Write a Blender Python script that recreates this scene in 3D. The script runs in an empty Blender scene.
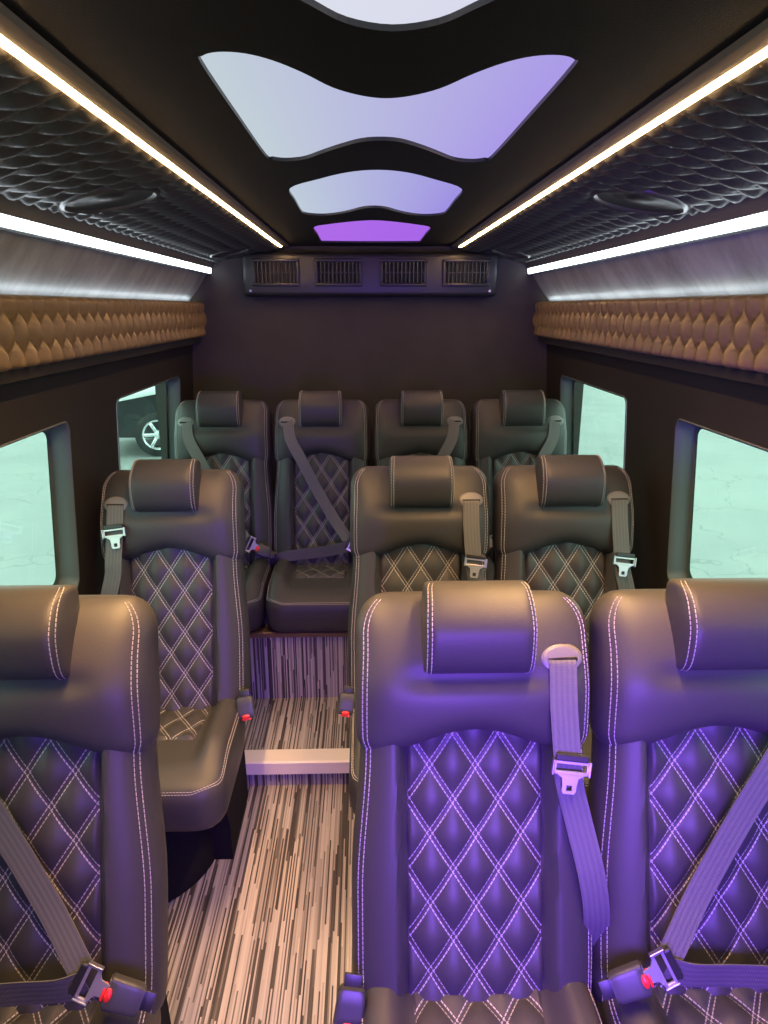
import bpy, bmesh, math, random
from mathutils import Vector, Matrix
random.seed(4)
C = bpy.context.scene.collection
SC = bpy.context.scene

# ------------------------------------------------------------------ camera
cam_d = bpy.data.cameras.new('camera')
cam_d.sensor_fit = 'VERTICAL'; cam_d.sensor_height = 24.0
cam_d.lens = 700 / 1024 * 24.0
cam_d.clip_start = 0.02
cam = bpy.data.objects.new('camera', cam_d); C.objects.link(cam)
cam.location = (-0.03, 0, 1.60)
cam.rotation_euler = (math.radians(90 - 16.25), 0, math.radians(-1.57))
SC.camera = cam

# ------------------------------------------------------------------ light, exposure
SC.view_settings.view_transform = 'Standard'
try: SC.view_settings.look = 'None'
except Exception: pass
SC.view_settings.gamma = 1.0
SC.view_settings.use_curve_mapping = False
SC.view_settings.exposure = 0.0
SC.cycles.use_denoising = True
SC.cycles.max_bounces = 8
SC.cycles.transparent_max_bounces = 8
SC.cycles.sample_clamp_indirect = 6.0
WARM_COLOR, WARM_POWER = (1.0, 0.60, 0.27), 62.0
WARM_LAMP, WARM_SPREAD = 15.0, 100.0      # extra lamp added under each strip's front part, beam narrowed to warm seat tops
COVE_COLOR, COVE_POWER = (0.80, 0.92, 1.0), 10.0
LEDGE_POWER = 9.0
world = bpy.data.worlds.new('overcast_sky'); SC.world = world
world.use_nodes = True
world.node_tree.nodes['Background'].inputs[0].default_value = (0.90, 0.97, 1.0, 1)
world.node_tree.nodes['Background'].inputs[1].default_value = 4.2
# purple accent lamp at the front of the cabin, facing the rows of seats
pl = bpy.data.lights.new('purple_accent_lamp', 'AREA')
pl.shape = 'RECTANGLE'; pl.size = 0.7; pl.size_y = 0.4; pl.spread = math.radians(106)
pl.color = (0.22, 0.08, 1.0); pl.energy = 22
plo = bpy.data.objects.new('purple_accent_lamp', pl); C.objects.link(plo)
plo.location = (0.15, -0.06, 0.93)
plo.rotation_euler = (Vector((0.42, 1.0, 0.74)) - Vector(plo.location)).to_track_quat('-Z', 'Y').to_euler()
# added fill lamp standing in for daylight from the windscreen end
fl = bpy.data.lights.new('windscreen_end_fill', 'AREA')
fl.shape = 'RECTANGLE'; fl.size = 1.2; fl.size_y = 0.6
fl.color = (0.85, 0.95, 1.0); fl.energy = 3.5
flo = bpy.data.objects.new('windscreen_end_fill', fl); C.objects.link(flo)
flo.location = (0, -1.1, 1.45)
flo.rotation_euler = (math.radians(82), 0, 0)

# ------------------------------------------------------------------ materials
def new_mat(name):
    m = bpy.data.materials.new(name); m.use_nodes = True
    nt = m.node_tree
    return m, nt, nt.nodes['Principled BSDF'], nt.nodes, nt.links
def plain(name, col, rough=0.5, metal=0.0, bump=0.0, bscale=400.0, spec=0.5, var=0.0, vscale=8.0, sheen=0.0):
    m, nt, b, N, L = new_mat(name)
    b.inputs['Base Color'].default_value = (*col, 1)
    b.inputs['Roughness'].default_value = rough
    b.inputs['Metallic'].default_value = metal
    b.inputs['Specular IOR Level'].default_value = spec
    if sheen: b.inputs['Sheen Weight'].default_value = sheen
    tc = N.new('ShaderNodeTexCoord')
    if bump:
        t = N.new('ShaderNodeTexNoise'); t.inputs['Scale'].default_value = bscale; t.inputs['Detail'].default_value = 3
        L.new(tc.outputs['Object'], t.inputs['Vector'])
        bp = N.new('ShaderNodeBump'); bp.inputs['Strength'].default_value = bump; bp.inputs['Distance'].default_value = 0.002
        L.new(t.outputs['Fac'], bp.inputs['Height']); L.new(bp.outputs['Normal'], b.inputs['Normal'])
    if var:
        t2 = N.new('ShaderNodeTexNoise'); t2.inputs['Scale'].default_value = vscale; t2.inputs['Detail'].default_value = 4
        L.new(tc.outputs['Object'], t2.inputs['Vector'])
        r = N.new('ShaderNodeValToRGB')
        r.color_ramp.elements[0].color = (*[c * (1 - var) for c in col], 1); r.color_ramp.elements[0].position = 0.3
        r.color_ramp.elements[1].color = (*[min(1, c * (1 + var)) for c in col], 1); r.color_ramp.elements[1].position = 0.7
        L.new(t2.outputs['Fac'], r.inputs['Fac']); L.new(r.outputs['Color'], b.inputs['Base Color'])
    return m
def math_node(N, L, op, a, b=None, c=None):
    n = N.new('ShaderNodeMath'); n.operation = op
    for i, v in enumerate((a, b, c)):
        if v is None: continue
        if isinstance(v, (int, float)): n.inputs[i].default_value = v
        else: L.new(v, n.inputs[i])
    return n.outputs[0]
def quilt_mat(name, col, stitch, rough=0.47, off=0.06, wid=0.014, dash=9.0, spec=0.36):
    """leather with double rows of stitching on the quilting lines (quilt coordinates in the UV map)"""
    m, nt, b, N, L = new_mat(name)
    uv = N.new('ShaderNodeUVMap'); uv.uv_map = 'UVMap'
    sp = N.new('ShaderNodeSeparateXYZ'); L.new(uv.outputs['UV'], sp.inputs[0])
    p = math_node(N, L, 'ADD', sp.outputs[0], sp.outputs[1])
    q = math_node(N, L, 'SUBTRACT', sp.outputs[0], sp.outputs[1])
    def line(a, along):
        f = math_node(N, L, 'FRACT', math_node(N, L, 'ADD', a, 0.5))
        d = math_node(N, L, 'ABSOLUTE', math_node(N, L, 'SUBTRACT', f, 0.5))
        on = math_node(N, L, 'LESS_THAN', math_node(N, L, 'ABSOLUTE', math_node(N, L, 'SUBTRACT', d, off)), wid)
        ds = math_node(N, L, 'GREATER_THAN', math_node(N, L, 'FRACT', math_node(N, L, 'MULTIPLY', along, dash)), 0.22)
        return math_node(N, L, 'MULTIPLY', on, ds)
    s = math_node(N, L, 'MAXIMUM', line(p, q), line(q, p))
    mx = N.new('ShaderNodeMix'); mx.data_type = 'RGBA'
    mx.inputs[6].default_value = (*col, 1); mx.inputs[7].default_value = (*stitch, 1)
    L.new(s, mx.inputs[0]); L.new(mx.outputs[2], b.inputs['Base Color'])
    b.inputs['Roughness'].default_value = rough
    b.inputs['Specular IOR Level'].default_value = spec
    tc = N.new('ShaderNodeTexCoord')
    t = N.new('ShaderNodeTexNoise'); t.inputs['Scale'].default_value = 350; t.inputs['Detail'].default_value = 3
    L.new(tc.outputs['Object'], t.inputs['Vector'])
    bp = N.new('ShaderNodeBump'); bp.inputs['Strength'].default_value = 0.15; bp.inputs['Distance'].default_value = 0.002
    h = math_node(N, L, 'ADD', t.outputs['Fac'], math_node(N, L, 'MULTIPLY', s, 1.0))
    L.new(h, bp.inputs['Height']); L.new(bp.outputs['Normal'], b.inputs['Normal'])
    return m
def emit(name, col, power):
    m = bpy.data.materials.new(name); m.use_nodes = True
    nt = m.node_tree; nt.nodes.clear()
    e = nt.nodes.new('ShaderNodeEmission'); e.inputs[0].default_value = (*col, 1); e.inputs[1].default_value = power
    o = nt.nodes.new('ShaderNodeOutputMaterial'); nt.links.new(e.outputs[0], o.inputs[0])
    return m
def panel_emit(name, c0, c1, power, half=0.2):
    """translucent panel over two colours of diode: one along the left edge, one along the right"""
    m = emit(name, c0, power); N, L = m.node_tree.nodes, m.node_tree.links
    e = [n for n in N if n.type == 'EMISSION'][0]
    tc = N.new('ShaderNodeTexCoord'); sp = N.new('ShaderNodeSeparateXYZ'); L.new(tc.outputs['Object'], sp.inputs[0])
    mr = N.new('ShaderNodeMapRange'); mr.inputs[1].default_value = -half; mr.inputs[2].default_value = half
    L.new(sp.outputs[0], mr.inputs[0])
    mx = N.new('ShaderNodeMix'); mx.data_type = 'RGBA'
    mx.inputs[6].default_value = (*c0, 1); mx.inputs[7].default_value = (*c1, 1)
    L.new(mr.outputs[0], mx.inputs[0]); L.new(mx.outputs[2], e.inputs[0])
    return m
def floor_mat():
    m, nt, b, N, L = new_mat('striped_woven_vinyl')
    tc = N.new('ShaderNodeTexCoord'); sp = N.new('ShaderNodeSeparateXYZ'); L.new(tc.outputs['Object'], sp.inputs[0])
    run = math_node(N, L, 'ADD', sp.outputs[1], sp.outputs[2])
    # individual strands: random shade per strand, broken along their length
    xs = math_node(N, L, 'MULTIPLY', sp.outputs[0], 255.0)
    cell = math_node(N, L, 'FLOOR', xs)
    wn = N.new('ShaderNodeTexWhiteNoise'); wn.noise_dimensions = '1D'; L.new(cell, wn.inputs['W'])
    seg = math_node(N, L, 'FLOOR', math_node(N, L, 'ADD', math_node(N, L, 'MULTIPLY', run, 3.2), math_node(N, L, 'MULTIPLY', wn.outputs['Value'], 17.0)))
    wn2 = N.new('ShaderNodeTexWhiteNoise'); wn2.noise_dimensions = '2D'
    cb = N.new('ShaderNodeCombineXYZ'); L.new(cell, cb.inputs[0]); L.new(seg, cb.inputs[1]); L.new(cb.outputs[0], wn2.inputs['Vector'])
    # broader drifts of tone
    cb2 = N.new('ShaderNodeCombineXYZ')
    L.new(math_node(N, L, 'MULTIPLY', sp.outputs[0], 60.0), cb2.inputs[0]); L.new(math_node(N, L, 'MULTIPLY', run, 2.0), cb2.inputs[1])
    ns = N.new('ShaderNodeTexNoise'); ns.inputs['Scale'].default_value = 1.0; ns.inputs['Detail'].default_value = 2
    L.new(cb2.outputs[0], ns.inputs['Vector'])
    v = math_node(N, L, 'ADD', math_node(N, L, 'MULTIPLY', wn2.outputs['Value'], 0.75), math_node(N, L, 'MULTIPLY', ns.outputs['Fac'], 0.35))
    r = N.new('ShaderNodeValToRGB'); L.new(v, r.inputs['Fac'])
    el = r.color_ramp.elements
    el[0].position = 0.14; el[0].color = (0.032, 0.028, 0.028, 1)
    el[1].position = 0.95; el[1].color = (0.47, 0.435, 0.42, 1)
    for p, c in ((0.36, (0.085, 0.076, 0.074, 1)), (0.50, (0.265, 0.245, 0.235, 1)), (0.7, (0.385, 0.355, 0.34, 1))):
        e = el.new(p); e.color = c
    L.new(r.outputs['Color'], b.inputs['Base Color'])
    b.inputs['Roughness'].default_value = 0.55
    b.inputs['Specular IOR Level'].default_value = 0.3
    bp = N.new('ShaderNodeBump'); bp.inputs['Strength'].default_value = 0.2; bp.inputs['Distance'].default_value = 0.001
    L.new(v, bp.inputs['Height']); L.new(bp.outputs['Normal'], b.inputs['Normal'])
    return m
def web_mat():
    m, nt, b, N, L = new_mat('seat_belt_webbing')
    uv = N.new('ShaderNodeUVMap'); uv.uv_map = 'UVMap'
    sp = N.new('ShaderNodeSeparateXYZ'); L.new(uv.outputs['UV'], sp.inputs[0])
    w = math_node(N, L, 'SINE', math_node(N, L, 'MULTIPLY', sp.outputs[0], 31.4))
    r = N.new('ShaderNodeValToRGB'); L.new(math_node(N, L, 'MULTIPLY_ADD', w, 0.5, 0.5), r.inputs['Fac'])
    r.color_ramp.elements[0].color = (0.085, 0.08, 0.08, 1); r.color_ramp.elements[1].color = (0.105, 0.10, 0.10, 1)
    L.new(r.outputs['Color'], b.inputs['Base Color'])
    b.inputs['Roughness'].default_value = 0.6
    k = math_node(N, L, 'SINE', math_node(N, L, 'MULTIPLY', sp.outputs[1], 2200.0))
    bp = N.new('ShaderNodeBump'); bp.inputs['Strength'].default_value = 0.2; bp.inputs['Distance'].default_value = 0.001
    L.new(math_node(N, L, 'ADD', w, k), bp.inputs['Height']); L.new(bp.outputs['Normal'], b.inputs['Normal'])
    return m
def suede_mat():
    m, nt, b, N, L = new_mat('brushed_grey_headliner')
    tc = N.new('ShaderNodeTexCoord'); mp = N.new('ShaderNodeMapping'); mp.inputs['Scale'].default_value = (1, 4, 2.2)
    L.new(tc.outputs['Object'], mp.inputs['Vector'])
    t = N.new('ShaderNodeTexNoise'); t.inputs['Scale'].default_value = 2.2; t.inputs['Detail'].default_value = 8; t.inputs['Roughness'].default_value = 0.7
    L.new(mp.outputs[0], t.inputs['Vector'])
    r = N.new('ShaderNodeValToRGB'); L.new(t.outputs['Fac'], r.inputs['Fac'])
    r.color_ramp.elements[0].position = 0.34; r.color_ramp.elements[0].color = (0.13, 0.13, 0.132, 1)
    r.color_ramp.elements[1].position = 0.62; r.color_ramp.elements[1].color = (0.27, 0.27, 0.27, 1)
    L.new(r.outputs['Color'], b.inputs['Base Color'])
    b.inputs['Roughness'].default_value = 0.5
    b.inputs['Specular IOR Level'].default_value = 0.5
    return m
def glass_mat():
    m = bpy.data.materials.new('green_tinted_glass'); m.use_nodes = True
    N, L = m.node_tree.nodes, m.node_tree.links; N.clear()
    t = N.new('ShaderNodeBsdfTransparent'); t.inputs[0].default_value = (0.72, 0.905, 0.82, 1)
    g = N.new('ShaderNodeBsdfGlossy'); g.inputs['Roughness'].default_value = 0.02
    lw = N.new('ShaderNodeLayerWeight'); lw.inputs['Blend'].default_value = 0.5
    pw = math_node(N, L, 'POWER', lw.outputs['Facing'], 5.0)
    pw = math_node(N, L, 'MULTIPLY_ADD', pw, 0.45, 0.025)
    mx = N.new('ShaderNodeMixShader'); o = N.new('ShaderNodeOutputMaterial')
    L.new(pw, mx.inputs[0]); L.new(t.outputs[0], mx.inputs[1]); L.new(g.outputs[0], mx.inputs[2])
    L.new(mx.outputs[0], o.inputs[0])
    return m
def concrete_mat():
    m, nt, b, N, L = new_mat('pale_cracked_concrete')
    tc = N.new('ShaderNodeTexCoord')
    t = N.new('ShaderNodeTexNoise'); t.inputs['Scale'].default_value = 0.9; t.inputs['Detail'].default_value = 8
    L.new(tc.outputs['Object'], t.inputs['Vector'])
    v = N.new('ShaderNodeTexVoronoi'); v.feature = 'DISTANCE_TO_EDGE'; v.inputs['Scale'].default_value = 0.9
    wv = N.new('ShaderNodeVectorMath'); wv.operation = 'MULTIPLY_ADD'
    t3 = N.new('ShaderNodeTexNoise'); t3.inputs['Scale'].default_value = 2.5; L.new(tc.outputs['Object'], t3.inputs['Vector'])
    L.new(t3.outputs['Color'], wv.inputs[0]); wv.inputs[1].default_value = (0.6, 0.6, 0.6); L.new(tc.outputs['Object'], wv.inputs[2])
    L.new(wv.outputs[0], v.inputs['Vector'])
    r = N.new('ShaderNodeValToRGB'); L.new(t.outputs['Fac'], r.inputs['Fac'])
    r.color_ramp.elements[0].position = 0.3; r.color_ramp.elements[0].color = (0.215, 0.215, 0.21, 1)
    r.color_ramp.elements[1].position = 0.7; r.color_ramp.elements[1].color = (0.255, 0.255, 0.245, 1)
    cr = N.new('ShaderNodeMapRange'); cr.inputs[1].default_value = 0.0; cr.inputs[2].default_value = 0.012; cr.inputs[3].default_value = 0.72; cr.inputs[4].default_value = 1.0
    L.new(v.outputs['Distance'], cr.inputs[0])
    mx = N.new('ShaderNodeMix'); mx.data_type = 'RGBA'; mx.blend_type = 'MULTIPLY'; mx.inputs[0].default_value = 1.0
    L.new(r.outputs['Color'], mx.inputs[6]); L.new(cr.outputs[0], mx.inputs[7])
    L.new(mx.outputs[2], b.inputs['Base Color'])
    b.inputs['Roughness'].default_value = 0.85
    return m

LEATHER = plain('black_leather', (0.042, 0.0395, 0.039), 0.48, bump=0.12, bscale=320, spec=0.36)
QUILT = quilt_mat('black_quilted_leather', (0.042, 0.0395, 0.039), (0.36, 0.33, 0.32))
VALANCE = quilt_mat('bronze_quilted_leather', (0.165, 0.112, 0.046), (0.24, 0.17, 0.09), 0.30, off=0.0, wid=0.012)
OVERHEAD = quilt_mat('black_quilted_headliner', (0.032, 0.031, 0.030), (0.16, 0.11, 0.06), 0.45, off=0.0, wid=0.02)
THREAD = plain('grey_thread', (0.42, 0.39, 0.37), 0.7)
BLACKPLASTIC = plain('black_plastic', (0.018, 0.018, 0.019), 0.4)
GREYPLASTIC = plain('grey_plastic', (0.15, 0.14, 0.14), 0.42)
VENTPLASTIC = plain('charcoal_plastic', (0.015, 0.015, 0.016), 0.45)
SPEAKERRING = plain('speaker_ring_plastic', (0.045, 0.040, 0.036), 0.35)
BUCKLEPLASTIC = plain('buckle_plastic', (0.04, 0.04, 0.042), 0.4)
VOID = plain('dark_void', (0.004, 0.004, 0.004), 0.9)
CARPET = plain('black_carpet', (0.014, 0.014, 0.014), 0.95, bump=0.5, bscale=500, spec=0.1)
METAL = plain('brushed_steel', (0.62, 0.61, 0.60), 0.28, metal=1.0)
TONGUE = plain('satin_steel_tongue', (0.55, 0.54, 0.54), 0.35, metal=0.7)
RED = plain('red_plastic', (0.75, 0.03, 0.02), 0.35)
WEB = web_mat()
FLOOR = floor_mat()
WALL = plain('dark_brown_vinyl_wall', (0.017, 0.0145, 0.0125), 0.6, bump=0.2, bscale=260, var=0.12, spec=0.35)
REARWALL = plain('dark_brown_suede_wall', (0.050, 0.043, 0.038), 0.8, bump=0.25, bscale=300, var=0.10, spec=0.2)
CEIL = plain('black_suede_ceiling', (0.005, 0.005, 0.0056), 0.85, bump=0.3, bscale=420, spec=0.15)
LIP = plain('taupe_trim', (0.11, 0.095, 0.08), 0.5)
REVEAL = plain('grey_window_liner', (0.07, 0.085, 0.09), 0.55)
SUEDE = suede_mat()
NOSE = plain('cream_anodised_nosing', (0.72, 0.67, 0.62), 0.4, bump=0.1, bscale=90)
BRASS = plain('dull_brass_trim', (0.20, 0.13, 0.06), 0.4, metal=0.4)
GLASS = glass_mat()
CONCRETE = concrete_mat()
CARPAINT = plain('dark_car_paint', (0.012, 0.014, 0.016), 0.15)
CARGLASS = plain('dark_car_glass', (0.02, 0.025, 0.028), 0.05)
CHROME = plain('bright_alloy', (0.85, 0.86, 0.88), 0.2, metal=0.8)
TYRE = plain('black_rubber', (0.01, 0.01, 0.01), 0.8)
WHITEPAINT = plain('pale_paint', (0.6, 0.62, 0.62), 0.4)
WARM = emit('warm_led', WARM_COLOR, WARM_POWER)
COVE = emit('cool_white_led', COVE_COLOR, COVE_POWER)
LEDGE = emit('cool_white_led_ledge', COVE_COLOR, LEDGE_POWER)

# ------------------------------------------------------------------ mesh helpers
class MB:
    def __init__(s): s.v = []; s.f = []; s.m = []; s.uv = []; s.mats = []
    def mi(s, mat):
        if mat not in s.mats: s.mats.append(mat)
        return s.mats.index(mat)
    def add(s, verts, faces, mat, uvs=None):
        o = len(s.v); k = s.mi(mat)
        s.v += [tuple(p) for p in verts]
        s.uv += uvs if uvs else [(0.25, 0.0)] * len(verts)
        for f in faces: s.f.append(tuple(i + o for i in f)); s.m.append(k)
    def grid(s, fn, nu, nv, mat, uvfn=None, wrap_u=False, flip=False):
        vs, us = [], []
        for j in range(nv + 1):
            for i in range(nu + (0 if wrap_u else 1)):
                a, b = i / nu, j / nv
                vs.append(fn(a, b)); us.append(uvfn(a, b) if uvfn else (0.25, 0.0))
        W = nu if wrap_u else nu + 1
        fs = []
        for j in range(nv):
            for i in range(nu):
                i2 = (i + 1) % W
                q = (j * W + i, j * W + i2, (j + 1) * W + i2, (j + 1) * W + i)
                fs.append(q[::-1] if flip else q)
        s.add(vs, fs, mat, us)
    def box(s, c, size, mat, rot=None, bev=0.0, seg=2):
        bm = bmesh.new(); bmesh.ops.create_cube(bm, size=1.0)
        bmesh.ops.scale(bm, vec=size, verts=bm.verts)
        if bev:
            bmesh.ops.bevel(bm, geom=bm.edges[:], offset=bev, segments=seg, profile=0.5, affect='EDGES')
        M = Matrix.Translation(c) @ (rot.to_4x4() if rot else Matrix())
        bm.verts.ensure_lookup_table()
        s.add([M @ v.co for v in bm.verts], [[v.index for v in f.verts] for f in bm.faces], mat)
        bm.free()
    def prism(s, outline, mat, tf, d0, d1):
        """outline (a,b) closed; tf(a,b,d)->xyz"""
        n = len(outline)
        vs = [tf(a, b, d0) for a, b in outline] + [tf(a, b, d1) for a, b in outline]
        fs = [tuple(range(n))[::-1], tuple(range(n, 2 * n))] + [(i, (i + 1) % n, n + (i + 1) % n, n + i) for i in range(n)]
        s.add(vs, fs, mat)
    def tube(s, pts, r, mat, n=6, cap=True):
        pts = [Vector(p) for p in pts]; vs = []
        for i, p in enumerate(pts):
            t = (pts[min(i + 1, len(pts) - 1)] - pts[max(i - 1, 0)]).normalized()
            a = t.cross(Vector((0, 0, 1)) if abs(t.z) < 0.9 else Vector((1, 0, 0))).normalized(); b = t.cross(a)
            for k in range(n):
                w = 2 * math.pi * k / n
                vs.append(p + (a * math.cos(w) + b * math.sin(w)) * r)
        fs = [(i * n + k, i * n + (k + 1) % n, (i + 1) * n + (k + 1) % n, (i + 1) * n + k) for i in range(len(pts) - 1) for k in range(n)]
        if cap: fs += [tuple(range(n))[::-1], tuple(range((len(pts) - 1) * n, len(pts) * n))]
        s.add(vs, fs, mat)
    def lathe(s, prof, mat, tf, n=40):
        """prof [(r,h)], tf(x,y,h)->xyz"""
        def fn(a, b):
            i = min(int(round(b * (len(prof) - 1))), len(prof) - 1); r, h = prof[i]
            w = 2 * math.pi * a
            return tf(r * math.cos(w), r * math.sin(w), h)
        s.grid(fn, n, len(prof) - 1, mat, wrap_u=True)
    def dashes(s, pts, mat, r=0.0009, on=0.0062, off=0.0022):
        """a row of stitches along a polyline that lies on a surface"""
        pts = [Vector(p) for p in pts]
        L = [0.0]
        for a, b in zip(pts, pts[1:]): L.append(L[-1] + (b - a).length)
        def at(d):
            for i in range(len(pts) - 1):
                if d <= L[i + 1] or i == len(pts) - 2:
                    t = (d - L[i]) / max(1e-9, L[i + 1] - L[i]); return pts[i].lerp(pts[i + 1], t)
        d = 0.0
        while d < L[-1] - on * 0.5:
            e = min(d + on, L[-1])
            s.tube([at(d), at(e)], r, mat, n=4, cap=False); d = e + off
    def mesh(s, name, smooth=True, recalc=True):
        me = bpy.data.meshes.new(name)
        me.from_pydata(s.v, [], s.f)
        for mt in s.mats: me.materials.append(mt)
        uvl = me.uv_layers.new(name='UVMap')
        for p in me.polygons:
            p.material_index = s.m[p.index]; p.use_smooth = smooth
            for li, vi in zip(p.loop_indices, p.vertices): uvl.data[li].uv = s.uv[vi]
        if recalc:
            bm = bmesh.new(); bm.from_mesh(me)
            bmesh.ops.recalc_face_normals(bm, faces=bm.faces[:]); bm.to_mesh(me); bm.free()
        if smooth:
            try: me.set_sharp_from_angle(angle=math.radians(50))
            except Exception: pass
        me.update()
        return me
def link(name, me, parent=None, loc=None):
    o = bpy.data.objects.new(name, me); C.objects.link(o)
    if parent: o.parent = parent
    if loc: o.location = loc
    return o
def tag(o, label, cat, group=None):
    o['label'] = label; o['category'] = cat
    if group: o['group'] = group
    return o
def struct(o):
    o['kind'] = 'structure'; return o
def empty(name, loc, label=None, cat=None, group=None):
    o = bpy.data.objects.new(name, None); C.objects.link(o); o.location = loc; o.empty_display_size = 0.1
    if label: tag(o, label, cat, group)
    return o
def interp(pts, n):
    """Catmull-Rom through tuples"""
    out = []; P = [Vector(p) for p in pts]
    P = [P[0] * 2 - P[1]] + P + [P[-1] * 2 - P[-2]]
    for i in range(1, len(P) - 2):
        for k in range(n):
            t = k / n
            a, b, c, d = P[i - 1], P[i], P[i + 1], P[i + 2]
            out.append(0.5 * ((2 * b) + (c - a) * t + (2 * a - 5 * b + 4 * c - d) * t * t + (3 * b - a - 3 * c + d) * t ** 3))
    out.append(P[-2]); return out
def sm(a, b, x):
    t = max(0.0, min(1.0, (x - a) / (b - a))); return t * t * (3 - 2 * t)
def puff(u, v, p=0.55):
    return (abs(math.sin(math.pi * (u + v)) * math.sin(math.pi * (u - v)))) ** p

# ================================================================== SHELL
Y0, Y1 = -1.2, 3.30            # front bulkhead, rear wall
def wx(z): return 0.80 + (1.66 - z) * 0.06      # inner face of the side wall

m = MB(); m.box((0, (Y0 + 2.09) / 2, -0.03), (1.9, 2.09 - Y0, 0.06), FLOOR)
struct(link('floor', m.mesh('floor', smooth=False)))
# raised steps to the rear row
m = MB(); m.box((0, (2.09 + 2.495) / 2, 0.02), (1.9, 0.405, 0.16), FLOOR)
struct(link('floor_step', m.mesh('floor_step', smooth=False)))
m = MB(); m.box((0, (2.495 + Y1) / 2, 0.16), (1.9, Y1 - 2.495, 0.44), FLOOR)
struct(link('floor_platform', m.mesh('floor_platform', smooth=False)))
# step nosing
m = MB()
m.prism([(2.068, 0.060), (2.068, 0.1035), (2.074, 0.1075), (2.142, 0.1075), (2.142, 0.1003), (2.0895, 0.1003), (2.0895, 0.060)], NOSE,
        lambda a, b, d: (d, a, b), -0.84, 0.84)
tag(link('step_nosing', m.mesh('step_nosing', smooth=False)), 'cream metal nosing along the edge of the low aisle step', 'step edge')
m = MB()
m.prism([(2.482, 0.372), (2.482, 0.389), (2.488, 0.394), (2.53, 0.394), (2.53, 0.3903), (2.4945, 0.3903), (2.4945, 0.372)], BRASS, lambda a, b, d: (d, a, b), -0.84, 0.84)
tag(link('platform_edge_trim', m.mesh('platform_edge_trim', smooth=False)), 'thin dark brass trim along the platform edge under the rear row', 'edge trim')

# side walls with window openings
def rounded_loop(y0, y1, z0, z1, r, n=6):
    pts = []
    for cy, cz, a0 in ((y1 - r, z1 - r, 0), (y0 + r, z1 - r, 90), (y0 + r, z0 + r, 180), (y1 - r, z0 + r, 270)):
        for k in range(n + 1):
            a = math.radians(a0 + 90 * k / n); pts.append((cy + r * math.cos(a), cz + r * math.sin(a)))
    return pts
WINS = [(0.72, 1.878, 0.84, 1.312), (2.258, 3.045, 0.93, 1.322)]
wn = 0
for sg, side in ((-1, 'left'), (1, 'right')):
    bm = bmesh.new(); edges = []
    loops = [[(Y0, -0.06), (Y1 + 0.02, -0.06), (Y1 + 0.02, 1.612), (Y0, 1.612)]] + [rounded_loop(*w, 0.03) for w in WINS]
    for lp in loops:
        vs = [bm.verts.new((sg * wx(z), y, z)) for y, z in lp]
        edges += [bm.edges.new((vs[i], vs[(i + 1) % len(vs)])) for i in range(len(vs))]
    bmesh.ops.triangle_fill(bm, use_beauty=True, use_dissolve=False, edges=edges)
    bmesh.ops.recalc_face_normals(bm, faces=bm.faces[:])
    me = bpy.data.meshes.new('wall_' + side); bm.to_mesh(me); bm.free(); me.materials.append(WALL)
    struct(link('wall_' + side, me))
    for (y0, y1, z0, z1) in WINS:
        wn += 1
        lp = rounded_loop(y0, y1, z0, z1, 0.03); n = len(lp)
        D = 0.046
        m = MB()
        # liner from the trim panel out to the glass, with a small rolled lip on the cabin side
        def ring(k):
            off, infl = ((-0.003, 0.003), (-0.005, 0.0), (-0.002, -0.003), (0.02, -0.004), (D, -0.006), (D + 0.004, -0.022))[k]
            out = []
            cy, cz = (y0 + y1) / 2, (z0 + z1) / 2
            for y, z in lp:
                ny = (y - cy) / (y1 - y0) * 2; nz = (z - cz) / (z1 - z0) * 2
                out.append((sg * (wx(z) + off), y + infl * max(-1, min(1, ny)), z + infl * max(-1, min(1, nz))))
            return out
        vs = sum((ring(k) for k in range(6)), [])
        fs = [(k * n + i, k * n + (i + 1) % n, (k + 1) * n + (i + 1) % n, (k + 1) * n + i) for k in range(5) for i in range(n)]
        m.add(vs, fs, REVEAL)
        w = struct(link('window_%d' % wn, m.mesh('window_frame')))
        m = MB()
        m.prism([(y, z) for y, z in lp], GLASS, lambda a, b, d: (sg * (wx(b) + d), a, b), D + 0.002, D + 0.006)
        p = link('pane', m.mesh('pane', smooth=False), w); p['label'] = 'green tinted window pane'

# rear wall, front bulkhead
m = MB(); m.box((0, Y1 + 0.02, 0.95), (2.0, 0.04, 2.1), REARWALL); struct(link('wall_rear', m.mesh('wall_rear', smooth=False)))
m = MB(); m.box((0, Y0 - 0.02, 0.95), (2.0, 0.04, 2.1), WALL); struct(link('wall_front', m.mesh('wall_front', smooth=False)))
# roof skin above the headliner and outside the coves
m = MB(); m.box((0, (Y0 + Y1) / 2, 1.96), (2.0, Y1 - Y0 + 0.1, 0.04), WALL)
for sg in (-1, 1): m.box((sg * 0.93, (Y0 + Y1) / 2, 1.80), (0.12, Y1 - Y0 + 0.1, 0.30), WALL)
struct(link('roof', m.mesh('roof', smooth=False)))

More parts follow.
